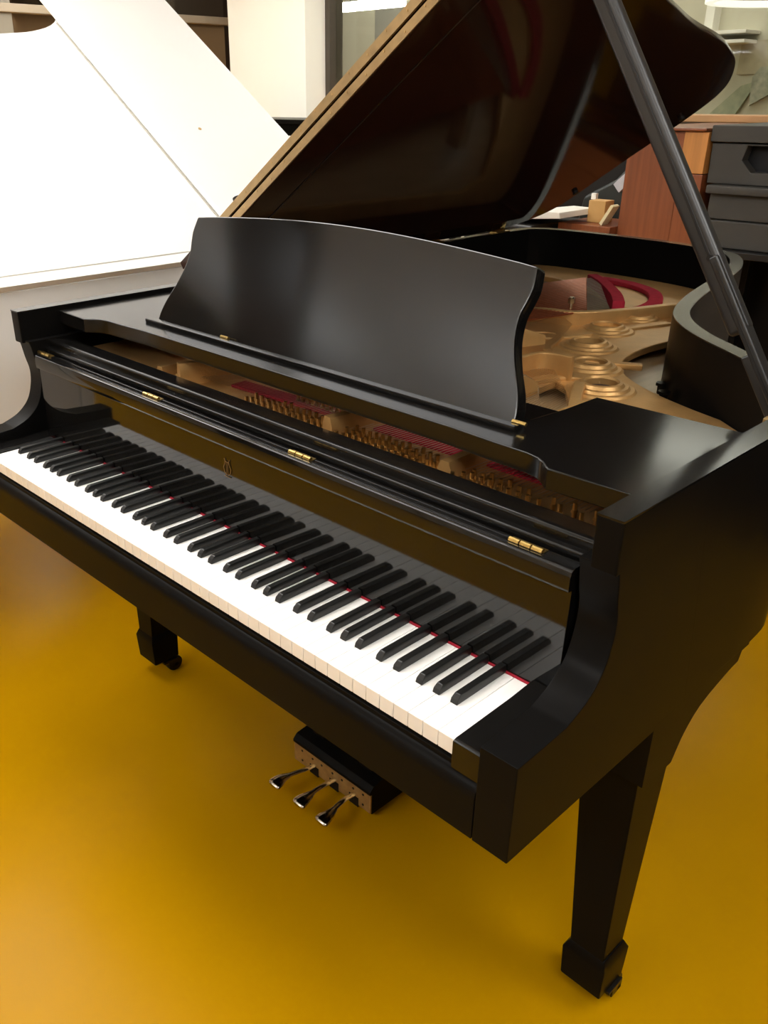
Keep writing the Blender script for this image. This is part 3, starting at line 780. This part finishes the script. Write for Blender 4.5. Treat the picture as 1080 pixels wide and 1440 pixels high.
# grey equipment case at the right
G = empty('equipment_case', (-.4, 3.3, 0), 'tall charcoal plastic equipment case at the right beside the wooden cabinet', 'case')
bm = bmesh.new(); prism(bm, [(-.742, 1.218), (-.742, 1.282), (-.02, 1.284), (-.02, 1.218)], 'y', 3.30, 3.85); link('top_shell', bm, M_case, G, bevel=.006)
hole = [(-.60, 1.15), (-.587, 1.205), (-.20, 1.205), (-.185, 1.15), (-.22, 1.105), (-.555, 1.105)]
def ring_front(outer, inner, y0, y1):
    cu = flatcurve('upper_shell', [outer, inner], y0, y1, M_case, None, bevel=.004)
    for v in cu.data.vertices: v.co = (v.co.x, v.co.z, v.co.y)
    cu.data.flip_normals()
    return cu
o = ring_front([(-.735, 1.055), (-.738, 1.213), (-.02, 1.213), (-.02, 1.055)], hole, 3.32, 3.38); setp(o, G)
link('cavity', B(-.70, -.04, 3.381, 3.8, 1.06, 1.212), M_recess, G, smooth=False)  # dark block stands for the shade in the recess
link('latch_ledge', B(-.712, -.05, 3.27, 3.8, 1.018, 1.053), M_case, G, bevel=.008)
link('lower_shell', B(-.705, -.04, 3.31, 3.8, .915, 1.017), M_case, G, bevel=.006)
link('base_shell', B(-.70, -.03, 3.30, 3.8, .80, .912), M_case, G, bevel=.008)
St = empty('black_stand', (-.4, 3.3, 0), 'black stand carrying the charcoal equipment case at the right', 'stand')
link('stand_top', B(-.72, -.02, 3.25, 3.82, .77, .799), M_matt, St, bevel=.004)
for x in (-.68, -.06):
    for y in (3.29, 3.78): link('leg', B(x-.025, x+.025, y-.025, y+.025, 0, .77), M_matt, St, bevel=.003)

# things seen through the right window
LW = emis('office_lamp', (1, .97, .9, 1), 1.1)
t = empty('pendant_lamp', (-1.3, 5.4, 1.93), 'round pale ring lamp hanging in the office behind the glass', 'lamp')
bm = bmesh.new(); n = 40
pr_ = [bm.verts.new((-1.40+.45*math.cos(k*math.tau/n), 5.4+.45*math.sin(k*math.tau/n), z)) for z in (1.885, 1.92) for k in range(n)]
q = [bm.verts.new((-1.40+.40*math.cos(k*math.tau/n), 5.4+.40*math.sin(k*math.tau/n), z)) for z in (1.885, 1.92) for k in range(n)]
for k in range(n):
    j = (k+1) % n
    for f in ((pr_[k], pr_[j], pr_[n+j], pr_[n+k]), (q[k], q[n+k], q[n+j], q[j]), (pr_[k], q[k], q[j], pr_[j]), (pr_[n+k], pr_[n+j], q[n+j], q[n+k])): bm.faces.new(f)
link('lamp_ring', bm, LW, t)
for k in range(3):
    bm = bmesh.new(); tube(bm, (-1.40+.42*math.cos(k*2.1), 5.4+.42*math.sin(k*2.1), 1.92), (-1.40, 5.4, 2.9), .004, 6); link('cord', bm, M_wpiano, t)
t = empty('strip_lamp', (-4.7, 5.3, 2.0), 'bright strip lamp in the office seen left of the raised lid', 'lamp')
link('tube', B(-5.15, -4.35, 5.25, 5.35, 2.03, 2.09), emis('strip_glow', (1, .98, .92, 1), 14), t, bevel=.01)
link('housing', B(-5.2, -4.3, 5.23, 5.37, 2.09, 2.13), M_wpiano, t, bevel=.004)
for x in (-5.0, -4.5):
    bm = bmesh.new(); tube(bm, (x, 5.3, 2.13), (x, 5.3, 2.9), .005, 6); link('cord', bm, M_wpiano, t)
t = empty('wall_shelf', (-1.8, 5.9, 1.7), 'white wall shelf with two boards in the office behind the glass', 'shelf')
for z in (1.70, 1.755): link('board', B(-2.15, -1.78, 5.78, 6.0, z, z+.02), M_paper, t, bevel=.002)
link('upright', B(-2.13, -2.07, 5.9, 6.0, 1.72, 2.4), M_paper, t, bevel=.002)
bm = bmesh.new(); box(bm, -1.88, -1.66, 5.975, 5.998, 1.52, 1.72)
tag(link('poster', bm, mat('faded_print', srgb(176, 166, 140), .8, var=.12, vscale=14), smooth=False), 'faded brownish poster on the office wall behind the glass', 'poster')
M_mott = mat('mottled_print', srgb(158, 158, 140), .8, var=.3, vscale=26)
bm = bmesh.new(); prism(bm, [(-1.75, 1.33), (-1.45, 1.50), (-1.40, 1.585), (-1.72, 1.56), (-1.76, 1.50)], 'y', 5.96, 5.99)
tag(link('wall_map', bm, M_mott, smooth=False), 'mottled grey wall chart under the poster in the office', 'chart')
bm = bmesh.new(); prism(bm, [(-2.10, 1.20), (-1.85, 1.25), (-1.72, 1.48), (-1.83, 1.45)], 'y', 5.965, 5.99)
tag(link('green_chart', bm, mat('green_print', srgb(156, 160, 136), .8, var=.2, vscale=20), smooth=False), 'slanted greenish wall chart low on the office wall', 'chart')
for (x, y, lb) in ((-5.0, 5.3, 'above the office strip lamp'), (-6.25, 2.5, 'behind the left window')):  # panels added out of view to brighten the spaces behind the glass
    t = empty('added_ceiling_light', (x, y, 2.86), 'added unseen ceiling light panel '+lb, 'light')
    link('frame', PR([(x-.45, y-.30), (x+.45, y-.30), (x+.45, y+.30), (x-.45, y+.30)], 'z', 2.872, 2.899), M_wpiano, t, smooth=False)
    link('diffuser', B(x-.4, x+.4, y-.25, y+.25, 2.862, 2.872), emis('back_fill', (1, .97, .9, 1), 14), t, smooth=False)
# unseen panel added to light the office behind the glass
t = empty('added_ceiling_light', (-2.2, 5.2, 2.86), 'added unseen ceiling light panel of the office behind the glass', 'light')
link('frame', PR([(-3.6, 4.95), (-.8, 4.95), (-.8, 5.45), (-3.6, 5.45)], 'z', 2.872, 2.899), M_wpiano, t, smooth=False)
link('diffuser', B(-3.55, -.85, 5.0, 5.4, 2.862, 2.872), emis('office_fill', (1, .97, .92, 1), 9), t, smooth=False)
